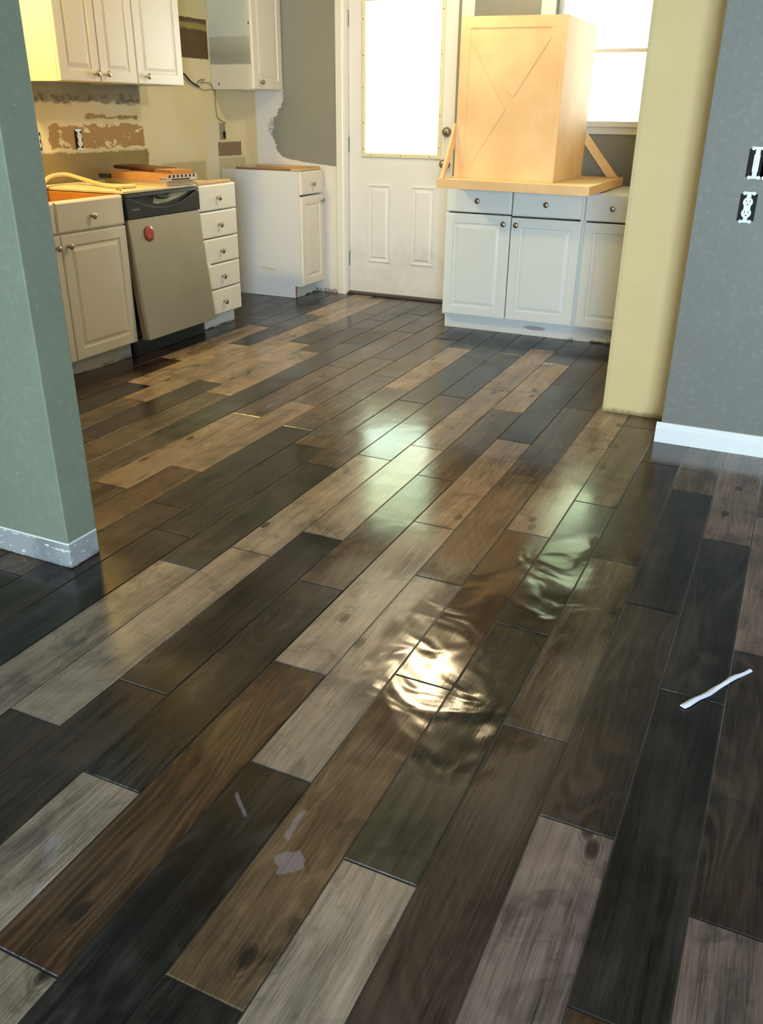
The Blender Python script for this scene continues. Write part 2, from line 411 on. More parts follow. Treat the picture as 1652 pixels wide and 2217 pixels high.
for q in pts[1:-1]: curve.points.new(*q)
for q in curve.points: q.handle_type = 'VECTOR'
cv.mapping.update()
thr = t.sub(cv.outputs[0], 3.80)
low = t.step(t.add(z, t.mul(rag, .5)), 1.42, 1.36)
grey = t.step(t.add(t.sub(x, thr), t.mul(rag, low)), -.004, .006)
grey = t.mx(grey, t.mul(t.step(x, -2.3, -2.29), 1.0))
# thin scumbled brush mark left of the edge
dx = t.math('DIVIDE', t.sub(x, -3.655), .06); dz = t.math('DIVIDE', t.sub(z, 1.155), .075)
sc = t.mul(t.step(t.math('SQRT', t.add(t.mul(dx, dx), t.mul(dz, dz))), 1.15, .7), t.step(n3, .36, .56))
grey = t.mx(grey, t.mul(sc, .8))
cream = t.mix(t.step(t.add(x, t.mul(t.sub(n2, .5), .02)), -3.83, -3.80), lin('#d2bf98'), lin('#dcd9d3'))
cream = t.mix(t.mul(t.step(n2, .5, .7), .25), cream, lin('#e2e0da'))
base = t.mix(grey, cream, t.mulc(lin('#85877f'), t.add(t.mul(n2, .14), .93)))
scr = t.mul(t.step(t.add(z, t.mul(n1, .05)), .06, .04), t.step(n3, .45, .5))
base = t.mix(t.mul(scr, .8), base, lin('#6b6152'))
M['wallback'] = t.set(color=base, rough=.55, normal=t.bump(n3, .08, .003))

# left wall: tile backsplash torn off, patches of bare board
t = NT('torn_backsplash_wall'); p = t.pos(); x, y, z = t.xyz(p)
n0 = t.noise(p, 2.2, 3); n1 = t.noise(t.scale(p, (1, 7, 16)), 1, 5, .65); n2 = t.noise(t.scale(p, (1, 14, 26)), 1, 4, .7); n3 = t.noise(p, 55, 3, .6)
jit = t.mul(t.sub(n2, .5), .05); yj = t.add(y, jit); zj = t.add(z, t.mul(t.sub(n1, .5), .11)); zs = t.add(z, t.mul(t.sub(n3, .5), .012))
base = t.mix(t.step(n0, .4, .65), lin('#ddd2a8'), lin('#e2d9ba'))
inA = t.step(yj, 4.80, 4.785)
band = t.mul(inA, t.rect(y, 0, 4.84, zj, 1.305, 1.45, .01))
c = t.mix(band, base, t.mix(t.mul(t.step(n2, .44, .6), t.step(zj, 1.365, 1.335)), t.mix(t.step(n0, .4, .6), lin('#93927a'), lin('#86816a')), lin('#6e5c40')))
grn = t.rect(y, 4.78, 4.87, zs, 1.29, 1.45, .012); c = t.mix(t.mul(grn, .5), c, lin('#a9a98c'))
brown = t.mul(inA, t.mx(t.mul(t.rect(yj, 3.975, 4.9, zj, 1.06, 1.185, .004), 1),
                        t.mul(t.rect(yj, 4.28, 4.74, t.add(z, t.mul(t.sub(n1, .5), .10)), 1.215, 1.235, .004), 1)))
brown = t.mul(brown, t.step(t.noise(t.scale(p, (1, 10, 18)), 1, 5, .65), .60, .58))
c = t.mix(brown, c, t.mulc(lin('#a5824c'), t.add(t.mul(n3, .2), .9)))
lowb = t.mul(t.step(yj, 4.83, 4.81), t.step(t.add(z, t.mul(t.sub(n1, .5), .03)), 1.05, 1.035))
c = t.mix(lowb, c, t.mulc(lin('#8f7c4e'), t.add(t.mul(n1, .5), .75)))
wl = t.mul(inA, t.mul(t.rect(y, 4.1, 4.8, zs, 1.035, 1.05, .004), t.step(n2, .4, .5))); c = t.mix(wl, c, lin('#d2c8a0'))
rec = t.rect(t.add(y, t.mul(t.sub(n3, .5), .01)), 5.14, 5.555, zs, 1.585, 1.825, .004)
rc_ = t.mix(t.rect(y, 5, 5.56, t.add(z, t.mul(n1, .03)), 1.775, 1.81, .008), t.mulc(lin('#5f4a31'), t.add(t.mul(n2, 1.0), .5)), lin('#9a8a4c'))
c = t.mix(rec, c, rc_)
bl = t.rect(y, 4.8, 5.57, zs, 1.83, 2.5, .01); c = t.mix(t.mul(bl, .5), c, lin('#b9b48c'))
ol = t.mul(t.rect(y, 4.95, 5.44, zs, .2, .945, .01), .55); c = t.mix(ol, c, lin('#a89e68'))
tp = t.rect(t.add(y, t.mul(t.sub(n3, .5), .03)), 5.60, 5.90, t.add(z, t.mul(t.sub(n3, .5), .02)), .965, 1.06, .004); c = t.mix(tp, c, lin('#85705a'))
tb = t.rect(y, 5.60, 5.95, zs, .5, .955, .01); c = t.mix(t.mul(tb, .6), c, lin('#a59c86'))
rs = t.rect(y, 5.46, 5.60, zs, .1, 1.2, .02); c = t.mix(t.mul(rs, .5), c, lin('#dcd8cc'))
M['wallleft'] = t.set(color=c, rough=.65, normal=t.bump(t.add(t.mul(n3, .3), t.mul(brown, -.8)), .25, .004))

# grey painted drywall of the living side
def greywall(name, col, scuff=False, line=False):
    t = NT(name); p = t.pos(); x, y, z = t.xyz(p); n1 = t.noise(p, 45, 2, .5); n2 = t.noise(p, 6, 4, .6); n3 = t.noise(t.scale(p, (30, 30, 60)), 1, 4, .7)
    mott = t.mul(t.step(n1, .50, .72), .13)
    c = t.mix(mott, t.mulc(lin(col), t.add(t.mul(n2, .16), .92)), lin('#a3a79f'))
    if scuff:
        sp = t.mul(t.step(n3, .70, .72), .6); c = t.mix(sp, c, lin('#c9cec8'))
        below = t.step(t.add(z, t.mul(t.sub(n3, .5), .006)), .083, .079)
        c2 = t.mix(t.step(n3, .60, .63), t.mix(t.step(n2, .45, .6), lin('#9b9fa0'), lin('#83888a')), lin('#dfe2dc'))
        dk = t.mul(t.step(t.add(z, t.mul(n3, .05)), .034, .022), .7); c2 = t.mix(dk, c2, lin('#3c3a36'))
        c = t.mix(below, c, c2)
        ln = t.rect(z, .080, .086, z, 0, 1, .0015); c = t.mix(ln, c, lin('#e4e6e0'))
    return t.set(color=c, rough=.5, normal=t.bump(t.add(t.mul(n1, .6), t.mul(n3, .2)), .18, .003))
M['greyR'] = greywall('grey_textured_paint', '#72746f')
M['greyL'] = greywall('grey_paint_scuffed_foot', '#7c8575', True)
t = NT('cream_primer'); p = t.pos(); x, y, z = t.xyz(p); n1 = t.noise(p, 4, 4, .6); n2 = t.noise(t.scale(p, (60, 60, 25)), 1, 4, .6)
c = t.mix(t.mul(t.step(n1, .4, .7), .4), lin('#d2bf8c'), lin('#d6c598'))
sm = t.mul(t.step(t.add(z, t.mul(n2, .03)), .045, .02), .75); c = t.mix(sm, c, lin('#6d5a33'))
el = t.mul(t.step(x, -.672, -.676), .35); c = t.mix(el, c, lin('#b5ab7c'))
mk = t.mul(t.step(n2, .74, .76), .3); c = t.mix(mk, c, lin('#94825a'))
M['cream'] = t.set(color=c, rough=.6, normal=t.bump(n1, .05, .01))
M['plain'] = simple('plain_kitchen_wall', '#b8b09a', .6, nscale=4)
M['ceil'] = simple('white_ceiling', '#b4b0a6', .8, nscale=30, namt=.04)

bm = BM()
Ya, Yb2 = YB, 6.10
DX0, DX1 = -3.075, -2.245           # door opening
WX0, WX1 = -1.615, -.76             # window opening
box(bm, -4.05, DX0, Ya, Yb2, 0, 2.44); box(bm, DX0, DX1, Ya, Yb2, 2.055, 2.44); box(bm, DX1, WX0, Ya, Yb2, 0, 2.44)
box(bm, WX0, WX1, Ya, Yb2, 0, 1.20); box(bm, WX0, WX1, Ya, Yb2, 2.06, 2.44); box(bm, WX1, -.55, Ya, Yb2, 0, 2.44)
struct('wall_back', bm, M['wallback'], 'kitchen back wall, half repainted grey with a ragged brushed edge')
struct('wall_left', B(-4.05, XL, 1.82, 5.96, 0, 2.44), M['wallleft'], 'kitchen left wall with torn off backsplash and bare brown board')
struct('wall_partition', B(-4.05, -1.827, 1.695, 1.82, 0, 2.44), M['greyL'], 'grey partition wall end with scuffed unpainted foot', bevel=.004)
bm = BM(); prism(bm, [(-.69, 3.972), (-.385, 3.972), (-.385, 4.09), (-.55, 4.09), (-.55, 5.955), (-.69, 5.955)], 'Z', 0, 2.44)
struct('wall_right', bm, M['cream'], 'cream primed wall end beside the right cabinets', bevel=.003)
struct('wall_front_right', B(-.383, 3.4, 3.67, 3.97, 0, 2.44), M['greyR'], 'grey textured living room wall with white baseboard', bevel=.003)
M['living'] = simple('living_room_dark_grey', '#565a58', .6, nscale=5)
bm = BM(); box(bm, 3.4, 3.5, -3.1, 3.97, 0, 2.44); struct('wall_living_right', bm, M['living'])
bm = BM(); box(bm, -4.15, -4.05, -3.1, 1.9, 0, 2.44); struct('wall_living_left', bm, M['living'])
bm = BM(); box(bm, -4.15, 3.5, -3.1, -3.0, 0, 2.44)
struct('wall_living_back', bm, M['living'])
struct('ceiling', B(-4.15, 3.5, -3.1, 6.1, 2.44, 2.52), M['ceil'])
# strip of dark dirt along the open gaps
M['gap'] = simple('dirty_gap', '#1c1813', .8)

# baseboard on the right grey wall with an ogee top
bm = BM(); prism(bm, [(3.6698, 0.0), (3.659, 0.0), (3.659, .060), (3.6595, .066), (3.662, .071), (3.662, .076), (3.6655, .084), (3.6698, .087)], 'X', -.401, 3.395)
struct('baseboard_right', bm, simple('glossy_white_baseboard', '#e6ecee', .3, nscale=5, namt=.01), 'white moulded baseboard at the foot of the grey wall')

# door casing
def casing(name, x0, x1, z0, z1, m, horizontal=False):
    bm = BM()
    if not horizontal:
        prism(bm, [(x0, YB - .0002), (x0, YB - .010), (x0 + .006, YB - .014), (x1 - .022, YB - .018), (x1 - .014, YB - .014), (x1, YB - .012), (x1, YB - .0002)], 'Z', z0, z1)
    else: box(bm, x0, x1, YB - .016, YB - .0002, z0, z1)
    return struct(name, bm, m)
casing('trim_1', -3.142, -3.068, 0, 2.10, M['trimwhite'])
casing('trim_2', -2.222, -2.135, 0, 2.10, M['trimwhite'])
casing('trim_3', -3.142, -2.135, 2.10, 2.17, M['trimwhite'], True)
# jambs
bm = BM(); box(bm, -3.0745, -3.062, 5.9605, 6.08, 0, 2.05); box(bm, -2.258, -2.2455, 5.9605, 6.08, 0, 2.05); box(bm, -3.062, -2.258, 5.9605, 6.08, 2.042, 2.0545)
struct('door_frame', bm, M['trimwhite'])
M['thresh'] = simple('dirty_bronze_threshold', '#4a4238', .4, metal=.5, nscale=50, namt=.3)
bm = BM(); prism(bm, [(5.955, .001), (5.955, .008), (5.975, .016), (6.06, .018), (6.08, .001)], 'X', -3.062, -2.258)
struct('threshold', bm, M['thresh'], 'dark bronze door threshold strip')

# ---- door
t = NT('dirty_white_door'); p = t.pos(); z = t.xyz(p)[2]; n1 = t.noise(p, 5, 4, .6); n2 = t.noise(p, 45, 3, .7)
d_ = t.mul(t.step(t.add(t.sub(1.0, t.mul(z, 1.1)), t.mul(t.sub(n1, .5), 1.6)), .45, 1.1), .30)
c = t.mix(d_, lin('#e3e5e6'), lin('#aca897')); c = t.mix(t.mul(t.step(n2, .74, .77), .35), c, lin('#8f8674'))
M['door'] = t.set(color=c, rough=.4)
M['doorframe'] = simple('aged_glass_frame', '#dedbb8', .4, nscale=30, namt=.04)
YD = 6.0
GX0, GX1, GZ0, GZ1 = -2.948, -2.358, .985, 1.962
bm = BM()
dx0, dx1, dz0, dz1 = -3.060, -2.260, .020, 2.040
# slab: pieces around the glass opening
box(bm, dx0, GX0, YD, YD + .044, dz0, dz1); box(bm, GX1, dx1, YD, YD + .044, dz0, dz1)
box(bm, GX0, GX1, YD, YD + .044, dz0, GZ0); box(bm, GX0, GX1, YD, YD + .044, GZ1, dz1)
bmesh.ops.remove_doubles(bm, verts=bm.verts, dist=.0001)
door = struct('door_1', bm, M['door'], 'white back door with a large glass light and two raised panels')
def panel(x0, x1, z0, z1):
    F = FY(YD)
    b_ = rings_panel(F, x0, x1, z0, z1, [(0, .0005), (.004, .007), (.012, .0075), (.018, .002), (.026, .0012), (.030, .0012), (.042, .007), (.046, .0075)], back=-.001)
    return b_
for a, b_ in ((-2.912, -2.722), (-2.566, -2.376)):
    obj('raised_panel', panel(a, b_, .245, .795), M['door'], door)
bm = BM(); F = FY(YD)
def rectframe(bm, F, u0, u1, v0, v1, wdt, prof):
    """moulding frame: prof list of (inset 0..wdt, height)"""
    R_ = []
    for ins, h in prof:
        R_.append([bm.verts.new(F(u, v, h)) for u, v in ((u0 + ins, v0 + ins), (u1 - ins, v0 + ins), (u1 - ins, v1 - ins), (u0 + ins, v1 - ins))])
    for A, C in zip(R_, R_[1:] + R_[:1]):
        for k in range(4): bm.faces.new((A[k], A[(k + 1) % 4], C[(k + 1) % 4], C[k]))
rectframe(bm, F, GX0 - .010, GX1 + .010, GZ0 - .010, GZ1 + .010, .03, [(0, -.0004), (.0, .009), (.004, .013), (.022, .013), (.028, .006), (.030, -.012), (.010, -.012)])
fr = obj('glass_frame', bm, M['doorframe'], door, 'cream frame around the glass')
for sx, sz in [(-2.944, 1.2), (-2.944, 1.03), (-2.944, 1.42), (-2.944, 1.62), (-2.944, 1.84), (-2.362, 1.25), (-2.362, 1.05), (-2.362, 1.62), (-2.362, 1.88), (-2.88, .989), (-2.65, .989), (-2.43, .989)]:
    b_ = BM(); lathe(b_, [(.004, 0), (.004, .001), (.002, .0018), (0, .002)], (sx, YD - .013, sz), (0, -1, 0), 10); obj('screw', b_, M['particle'], fr)
t = NT('clear_glass')
t.t.nodes.remove(t.b); tr = t.n('ShaderNodeBsdfTransparent'); gl = t.n('ShaderNodeBsdfGlossy'); gl.inputs['Roughness'].default_value = .02
tr.inputs[0].default_value = (.95, .97, .95, 1)
fz = t.n('ShaderNodeFresnel'); fz.inputs[0].default_value = 1.45
mxs = t.n('ShaderNodeMixShader'); t.t.links.new(fz.outputs[0], mxs.inputs[0]); t.t.links.new(tr.outputs[0], mxs.inputs[1]); t.t.links.new(gl.outputs[0], mxs.inputs[2]); t.t.links.new(mxs.outputs[0], t.out.inputs[0])
M['glass'] = t.m
obj('glass_pane', B(GX0, GX1, YD + .018, YD + .024, GZ0, GZ1), M['glass'], door)
bm = BM()
for zz in (1.31, 1.63): box(bm, GX0 + .02, GX1 - .02, YD + .026, YD + .034, zz - .006, zz + .006)
for xx in (-2.75, -2.555): box(bm, xx - .006, xx + .006, YD + .0262, YD + .0338, GZ0 + .02, GZ1 - .02)
M['nickel_dull'] = simple('old_steel', '#8c8f94', .4, metal=.8)
def hinge(zc):
    bm = BM(); lathe(bm, [(0, 0), (.006, 0), (.006, .10), (0, .10)], (-3.0622, YD - .006, zc - .05), (0, 0, 1), 12); box(bm, -3.0617, -3.0605, YD - .004, YD + .02, zc - .048, zc + .048)
    obj('hinge', bm, M['nickel_dull'], door, 'steel hinge', smooth=False)
for zc in (.26, 1.055, 1.845): hinge(zc)
bm = BM(); lathe(bm, [(.033, 0), (.033, .004), (.029, .009), (.024, .012), (.022, .02), (.016, .023), (0, .024)], (-2.312, YD, 1.150), (0, -1, 0), 28)
box(bm, -2.317, -2.307, YD - .042, YD - .02, 1.138, 1.162)
obj('deadbolt', bm, M['nickel'], door, 'nickel deadbolt', smooth=True)
bm = BM(); lathe(bm, [(.034, 0), (.034, .004), (.028, .010), (.014, .013), (.011, .030), (.018, .036), (.026, .044), (.0285, .053), (.026, .062), (.016, .068), (0, .069)], (-2.312, YD, .948), (0, -1, 0), 28)
obj('door_handle', bm, M['nickel'], door, 'round nickel door handle', smooth=True)

# ---- window
wm = M['trimwhite']
bm = BM(); yy = YB - .016
box(bm, -1.700, WX0 + .002, yy, YB - .0003, 1.157, 2.06); box(bm, WX1 - .002, -.695, yy, YB - .0003, 1.157, 2.06); box(bm, -1.700, -.695, yy, YB - .0003, 2.06, 2.14)
box(bm, -1.700, -.695, YB - .014, YB - .0003, 1.157, 1.198)
win = struct('window_1', bm, wm, 'white framed double hung window over the right cabinets', bevel=.003)
obj('window_sill', B(-1.72, -.692, YB - .035, YB + .07, 1.198, 1.212), wm, win, bevel=.004)
bm = BM()
def sash(bm, z0, z1, y0, y1, wv=.035, wh=.02):
    box(bm, WX0, WX0 + wv, y0, y1, z0, z1); box(bm, WX1 - wv, WX1, y0, y1, z0, z1); box(bm, WX0 + wv, WX1 - wv, y0, y1, z0, z0 + wh); box(bm, WX0 + wv, WX1 - wv, y0, y1, z1 - wh, z1)
sash(bm, 1.212, 1.636, 6.01, 6.04, wh=.020); obj('lower_sash', bm, wm, win)
bm = BM(); sash(bm, 1.62, 2.058, 6.045, 6.075, wh=.020); obj('upper_sash', bm, wm, win)
obj('glass_pane', B(WX0 + .035, WX1 - .035, 6.022, 6.027, 1.232, 1.616), M['glass'], win)
obj('glass_pane', B(WX0 + .035, WX1 - .035, 6.058, 6.063, 1.64, 2.038), M['glass'], win)

# unseen frames and panes on the solid wall; the left one is added
for n_, xa_, xb_ in ((2, .55, 2.05), (3, -3.6, -2.6)):
    bm = BM(); rectframe(bm, lambda u, v, n: (u, -3.0 + n, v), xa_ - .08, xb_ + .08, .42, 1.98, .08, [(0, .001), (0, .016), (.07, .016), (.07, .001)])
    w2 = struct('window_%d' % n_, bm, wm, 'living room window behind the viewpoint')
    obj('glass_pane', B(xa_, xb_, -2.998, -2.992, .5, 1.9), M['glass'], w2)

# ------------------------------------------------------------------ left run of base cabinets
XF = -3.25; FXf = FX(XF - T)            # door outer face at XF
CT = .868
def carcass(bm, x0, x1, y0, y1, z0, z1, tk=.018, top=False):
    box(bm, x0, x1, y0, y0 + tk, z0, z1); box(bm, x0, x1, y1 - tk, y1, z0, z1); box(bm, x0, x1, y0 + tk, y1 - tk, z0, z0 + tk)
    box(bm, x0, x0 + .006, y0 + tk, y1 - tk, z0 + tk, z1)
    if top: box(bm, x0 + .006, x1, y0 + tk, y1 - tk, z1 - tk, z1)
xb, xf = XL + .003, XF - T - .0006
# sink cabinet
c_ = thing('sink_cabinet', 'cream base cabinet without countertop, open sink bay beside the dishwasher', 'cabinet', (-3.55, 3.28, 0))
bm = BM(); carcass(bm, xb, xf - .02, 2.80, 3.755, .09, CT - .002); obj('carcass', bm, M['wood_inner'], c_, 'orange brown plywood carcass')
bm = BM(); box(bm, xf - .0195, xf, 2.80, 3.755, CT - .035, CT); box(bm, xf - .0195, xf, 2.80, 3.755, .09, .12); box(bm, xf - .0195, xf, 2.80, 2.83, .12, CT - .035)
box(bm, xf - .0195, xf, 3.725, 3.755, .12, CT - .035); box(bm, xf - .0195, xf, 3.26, 3.29, .12, CT - .035); box(bm, xf - .0195, xf, 2.83, 3.26, .70, .735); box(bm, xf - .0195, xf, 3.29, 3.725, .70, .735)
obj('face_frame', bm, M['cab'], c_)
cab_drawer(FXf, 2.81, 3.262, .722, CT - .002, c_, M['cab'], (3.04, .786)); cab_drawer(FXf, 3.268, 3.752, .722, CT - .002, c_, M['cab'], (3.505, .786))
cab_door(FXf, 2.81, 3.274, .092, .714, c_, M['cab'], (3.238, .659)); cab_door(FXf, 3.279, 3.752, .092, .714, c_, M['cab'], (3.319, .660))
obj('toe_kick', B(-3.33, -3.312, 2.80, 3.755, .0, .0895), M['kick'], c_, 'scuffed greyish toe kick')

# dishwasher, its door leaning out at the foot
dw = thing('dishwasher', 'stainless dishwasher with black control panel between the white cabinets', 'dishwasher', (-3.55, 4.08, 0))
t = NT('brushed_steel_door'); p = t.objc(); n1 = t.noise(t.scale(p, (1, 1.5, 300)), 1, 3); n2 = t.noise(p, 3, 4)
M['steel'] = t.set(color=t.mulc(lin('#b6b2a0'), t.add(t.mul(n2, .3), .85)), metal=.75, rough=t.add(.34, t.mul(n1, .10)), normal=t.bump(n1, .05, .001))
M['blackp'] = simple('black_plastic', '#262a2c', .35, nscale=30)
M['dwside'] = simple('felt_insulation', '#8d7452', .9, nscale=60, namt=.2)
bm = BM(); box(bm, -3.86, -3.302, 3.775, 4.395, .10, .862); obj('tub', bm, M['blackp'], dw)
tl = about((-3.245, 0, .74), Matrix.Rotation(R(-6.0), 4, 'Y'))
obj('door', B(-3.268, -3.245, 3.768, 4.398, .098, .7395, rot=tl), M['steel'], dw, 'stainless steel door panel', bevel=.003)
obj('door_liner', B(-3.300, -3.2685, 3.772, 4.394, .10, .7385, rot=tl), M['dwside'], dw, 'brown felt backed inner door')
# control panel with scooped handle recess
bm = BM(); N = 24; F = FX(-3.27)
ys = [3.766 + (4.400 - 3.766) * i / N for i in range(N + 1)]
def scoop(y):
    s_ = (y - 3.766) / .634
    return .845 - .062 * math.sin(PI * min(1, max(0, (s_ - .06) / .88))) ** .8
rows = []
for y in ys:
    zl = scoop(y)
    rows.append([bm.verts.new(F(y, v, n)) for v, n in ((.741, 0), (.741, .030), (.745, .033), (zl - .004, .033), (zl, .030), (zl + .002, .012), (.848, .010), (.850, .033), (.866, .030), (.866, 0))])
for A, C in zip(rows, rows[1:]):
    for k in range(9): bm.faces.new((A[k], C[k], C[k + 1], A[k + 1]))
    bm.faces.new((A[9], C[9], C[0], A[0]))
bm.faces.new(rows[0]); bm.faces.new(rows[-1][::-1])
obj('control_panel', bm, M['blackp'], dw, 'black control panel', seg=1)
bm = BM(); prism(bm, [(F(0, 0, .0125)[0] * 0 + y_, z_) for y_, z_ in ((4.00, .806), (4.04, .800), (4.12, .803), (4.22, .818), (4.30, .838), (4.32, .846), (4.16, .846), (4.02, .846))], 'X', -3.2598, -3.2555)
obj('handle_recess', bm, simple('pale_steel_recess', '#a9a890', .4, metal=.4), dw, 'pale steel strip in the handle recess')
bm = BM(); tube(bm, spline([(-3.253, 4.02, .843), (-3.245, 4.04, .836), (-3.243, 4.08, .833), (-3.245, 4.12, .836), (-3.253, 4.14, .843)]), .010, 12)
obj('latch_handle', bm, M['blackp'], dw, smooth=True)
bm = BM()
for i in range(9): box(bm, -3.2372, -3.2366, 3.806 + i * .0065, 3.810 + i * .0065, .784, .784 + (.007 if i % 3 else .009))
obj('maker_mark', bm, simple('pale_print', '#8c9092', .5), dw, 'small pale lettering')
obj('kick_plate', B(-3.300, -3.276, 3.762, 4.404, .002, .0955), M['blackp'], dw, 'black kick plate')
# magnet
bm = BM(); cpos = Vector((-3.245, 0, .74)); 
mp = tl @ Vector((-3.2448, 3.918, .655)); ax = (tl.to_3x3() @ Vector((1, 0, 0)))
lathe(bm, [(.034, 0), (.040, .002), (.041, .005), (.037, .008), (.026, .010), (.010, .011), (0, .0112)], mp, ax, 30)
t = NT('red_glitter_plastic'); n = t.noise(t.objc(), 180, 3, .8)
M['red'] = t.set(color=t.mix(t.step(n, .5, .68), lin('#9e3a2c'), lin('#c9756a')), rough=.15, coat=.6)
tag(obj('round_magnet', bm, M['red'], smooth=True), 'round red magnet on the steel dishwasher door', 'magnet')
# thin board lying over the dishwasher
t = NT('cream_dusty_board'); n = t.noise(t.objc(), 14, 4, .6)
M['board'] = t.set(color=t.mix(t.step(n, .35, .7), lin('#d8c79c'), lin('#e2d8bb')), rough=.6)
tag(obj('counter_board', B(-3.905, -3.252, 3.762, 4.404, .8685, .881), M['board'], bevel=.002), 'cream board lying over the dishwasher', 'board')

# five drawer cabinet
c_ = thing('drawer_cabinet', 'narrow white base cabinet with five drawers right of the dishwasher', 'cabinet', (-3.55, 4.61, 0))
bm = BM(); carcass(bm, xb, xf, 4.412, 4.798, .088, CT, top=True); obj('carcass', bm, M['melamine'], c_)
dz_ = [(.092, .246), (.252, .402), (.408, .556), (.562, .714), (.720, CT - .001)]
for i, (a, b_) in enumerate(dz_): cab_drawer(FXf, 4.415 if i < 4 else 4.412, 4.800, a, b_, c_, M['cab'], (4.597, (a + b_) / 2 - .004))
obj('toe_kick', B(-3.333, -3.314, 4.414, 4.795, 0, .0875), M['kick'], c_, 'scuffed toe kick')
M['paper'] = simple('white_paper', '#e6e2d4', .7)
bm = BM(); f_ = [(-3.2492, 4.408, .545), (-3.2485, 4.432, .47), (-3.240, 4.478, .402), (-3.238, 4.440, .392), (-3.2470, 4.412, .40)]
vs = [bm.verts.new(q) for q in f_]; vs2 = [bm.verts.new((q[0] + .0012, q[1], q[2])) for q in f_]
bm.faces.new(vs); bm.faces.new(vs2[::-1])
for i in range(5): bm.faces.new((vs[i], vs[(i + 1) % 5], vs2[(i + 1) % 5], vs2[i]))
tag(obj('paper_scrap', bm, M['paper']), 'torn white paper scrap stuck to the drawer edge', 'paper')
bm = BM(); box(bm, -3.32, -3.262, 4.425, 4.77, CT + .0005, CT + .018)
tag(obj('wood_strip', bm, M['wood_strip'], bevel=.005), 'tan wood strip on top of the five drawer cabinet', 'wood strip')

# narrow cabinet by the back wall: panel side turned to the room
c_ = thing('base_cabinet', 'narrow base cabinet with plain white side panel beside the door', 'cabinet', (-3.55, 5.78, 0))
t = NT('stained_side_panel'); p = t.pos(); x, y, z = t.xyz(p); n1 = t.noise(t.scale(p, (14, 1, 30)), 1, 4); n2 = t.noise(p, 3, 3)
dx = t.math('DIVIDE', t.add(x, 3.55), .10); dz = t.math('DIVIDE', t.sub(z, t.sub(.20, t.mul(t.add(x, 3.55), .12))), .011)
st = t.mul(t.step(t.add(t.math('SQRT', t.add(t.mul(dx, dx), t.mul(dz, dz))), t.mul(n1, .8)), 1.5, .9), .35)
c = t.mix(st, lin('#d8dce2'), lin('#9b7f5e')); left_shade = t.mul(t.step(t.add(x, t.mul(n2, .04)), -3.73, -3.80), .35); c = t.mix(left_shade, c, lin('#c9b68a'))  # smear, then the partition's shadow painted as a warm tone at the left
M['side'] = t.set(color=c, rough=.4)
bm = BM(); prism(bm, [(xb, 0.002), (-3.318, .002), (-3.318, .088), (xf, .088), (xf, .884), (xb, .884)], 'Y', 5.612, 5.630)
obj('side_panel', bm, M['side'], c_, 'plain white side panel with a faint brown smear')
bm = BM(); box(bm, xb, xf, 5.6305, 5.948, .09, .108); box(bm, xb, xf, 5.930, 5.948, .108, .884); box(bm, xb, xb + .006, 5.6305, 5.9295, .108, .884); box(bm, xb + .006, xf, 5.6305, 5.9295, .866, .884)
obj('carcass', bm, M['melamine'], c_)
cab_drawer(FXf, 5.622, 5.945, .727, .882, c_, M['cab'], (5.775, .794)); cab_door(FXf, 5.622, 5.945, .092, .716, c_, M['cab'], (5.905, .672))
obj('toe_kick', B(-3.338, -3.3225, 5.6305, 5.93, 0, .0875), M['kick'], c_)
obj('raw_edge', B(-3.3178, -3.3163, 5.6125, 5.6295, .002, .087), M['particle'], c_, 'brown raw panel edge')
bm = BM(); prism(bm, [(-3.262, 5.622), (-3.262, 5.925), (-3.285, 5.942), (-3.80, 5.945), (-3.80, 5.905), (-3.335, 5.900), (-3.335, 5.622)], 'Z', .8848, .903)
tag(obj('wood_strip', bm, M['wood_strip'], bevel=.004), 'tan wood strip on top of the narrow cabinet by the door', 'wood strip')
bm = BM(); box(bm, -3.80, -3.336, 5.630, 5.650, .8848, .897)
tag(obj('wood_strip', bm, M['particle']), 'reddish brown strip on the narrow cabinet side edge', 'wood strip')

# ------------------------------------------------------------------ upper cabinets
XU = -3.57; FXu = FX(XU - T); xu = XU - T - .0006
def upper(name, label, y0, y1, doors, loc):
    c_ = thing(name, label, 'wall cabinet', loc)
    bm = BM(); box(bm, xb, xu, y0, y0 + .017, 1.402, 2.16); box(bm, xb, xu, y1 - .017, y1, 1.402, 2.16); box(bm, xb, xu, y0 + .017, y1 - .017, 1.408, 1.425); box(bm, xb, xu, y0 + .017, y1 - .017, 2.143, 2.16); box(bm, xb, xb + .006, y0 + .017, y1 - .017, 1.425, 2.143)
    obj('carcass', bm, M['cab'], c_)
    for u0, u1, k in doors: cab_door(FXu, u0, u1, 1.404, 2.158, c_, M['cab'], k)
    return c_
upper('wall_cabinet', 'double door cream wall cabinet above the sink', 3.756, 4.362, ((3.758, 4.056, (4.018, 1.444)), (4.062, 4.360, (4.100, 1.444))), (-3.75, 4.06, 1.402))
upper('wall_cabinet', 'single door cream wall cabinet next to the bare brown wall patch', 4.3635, 4.790, ((4.367, 4.789, (4.436, 1.444)),), (-3.75, 4.58, 1.402))
c_ = thing('wall_cabinet', 'narrow wall cabinet with grey band on its side, in the back corner', 'wall cabinet', (-3.75, 5.76, 1.402))
t = NT('white_panel_grey_band'); p = t.pos(); x, y, z = t.xyz(p); n = t.noise(p, 9, 4)
zb = t.add(z, t.mul(t.sub(n, .5), .01)); bd = t.rect(zb, 1.556, 1.722, z, 0, 3, .006)
c = t.mix(bd, t.mix(t.step(z, 1.55, 1.56), lin('#dcd5c0'), lin('#cfd2c4')), t.mix(t.step(z, 1.70, 1.60), lin('#b7b6a4'), lin('#a09f8c')))
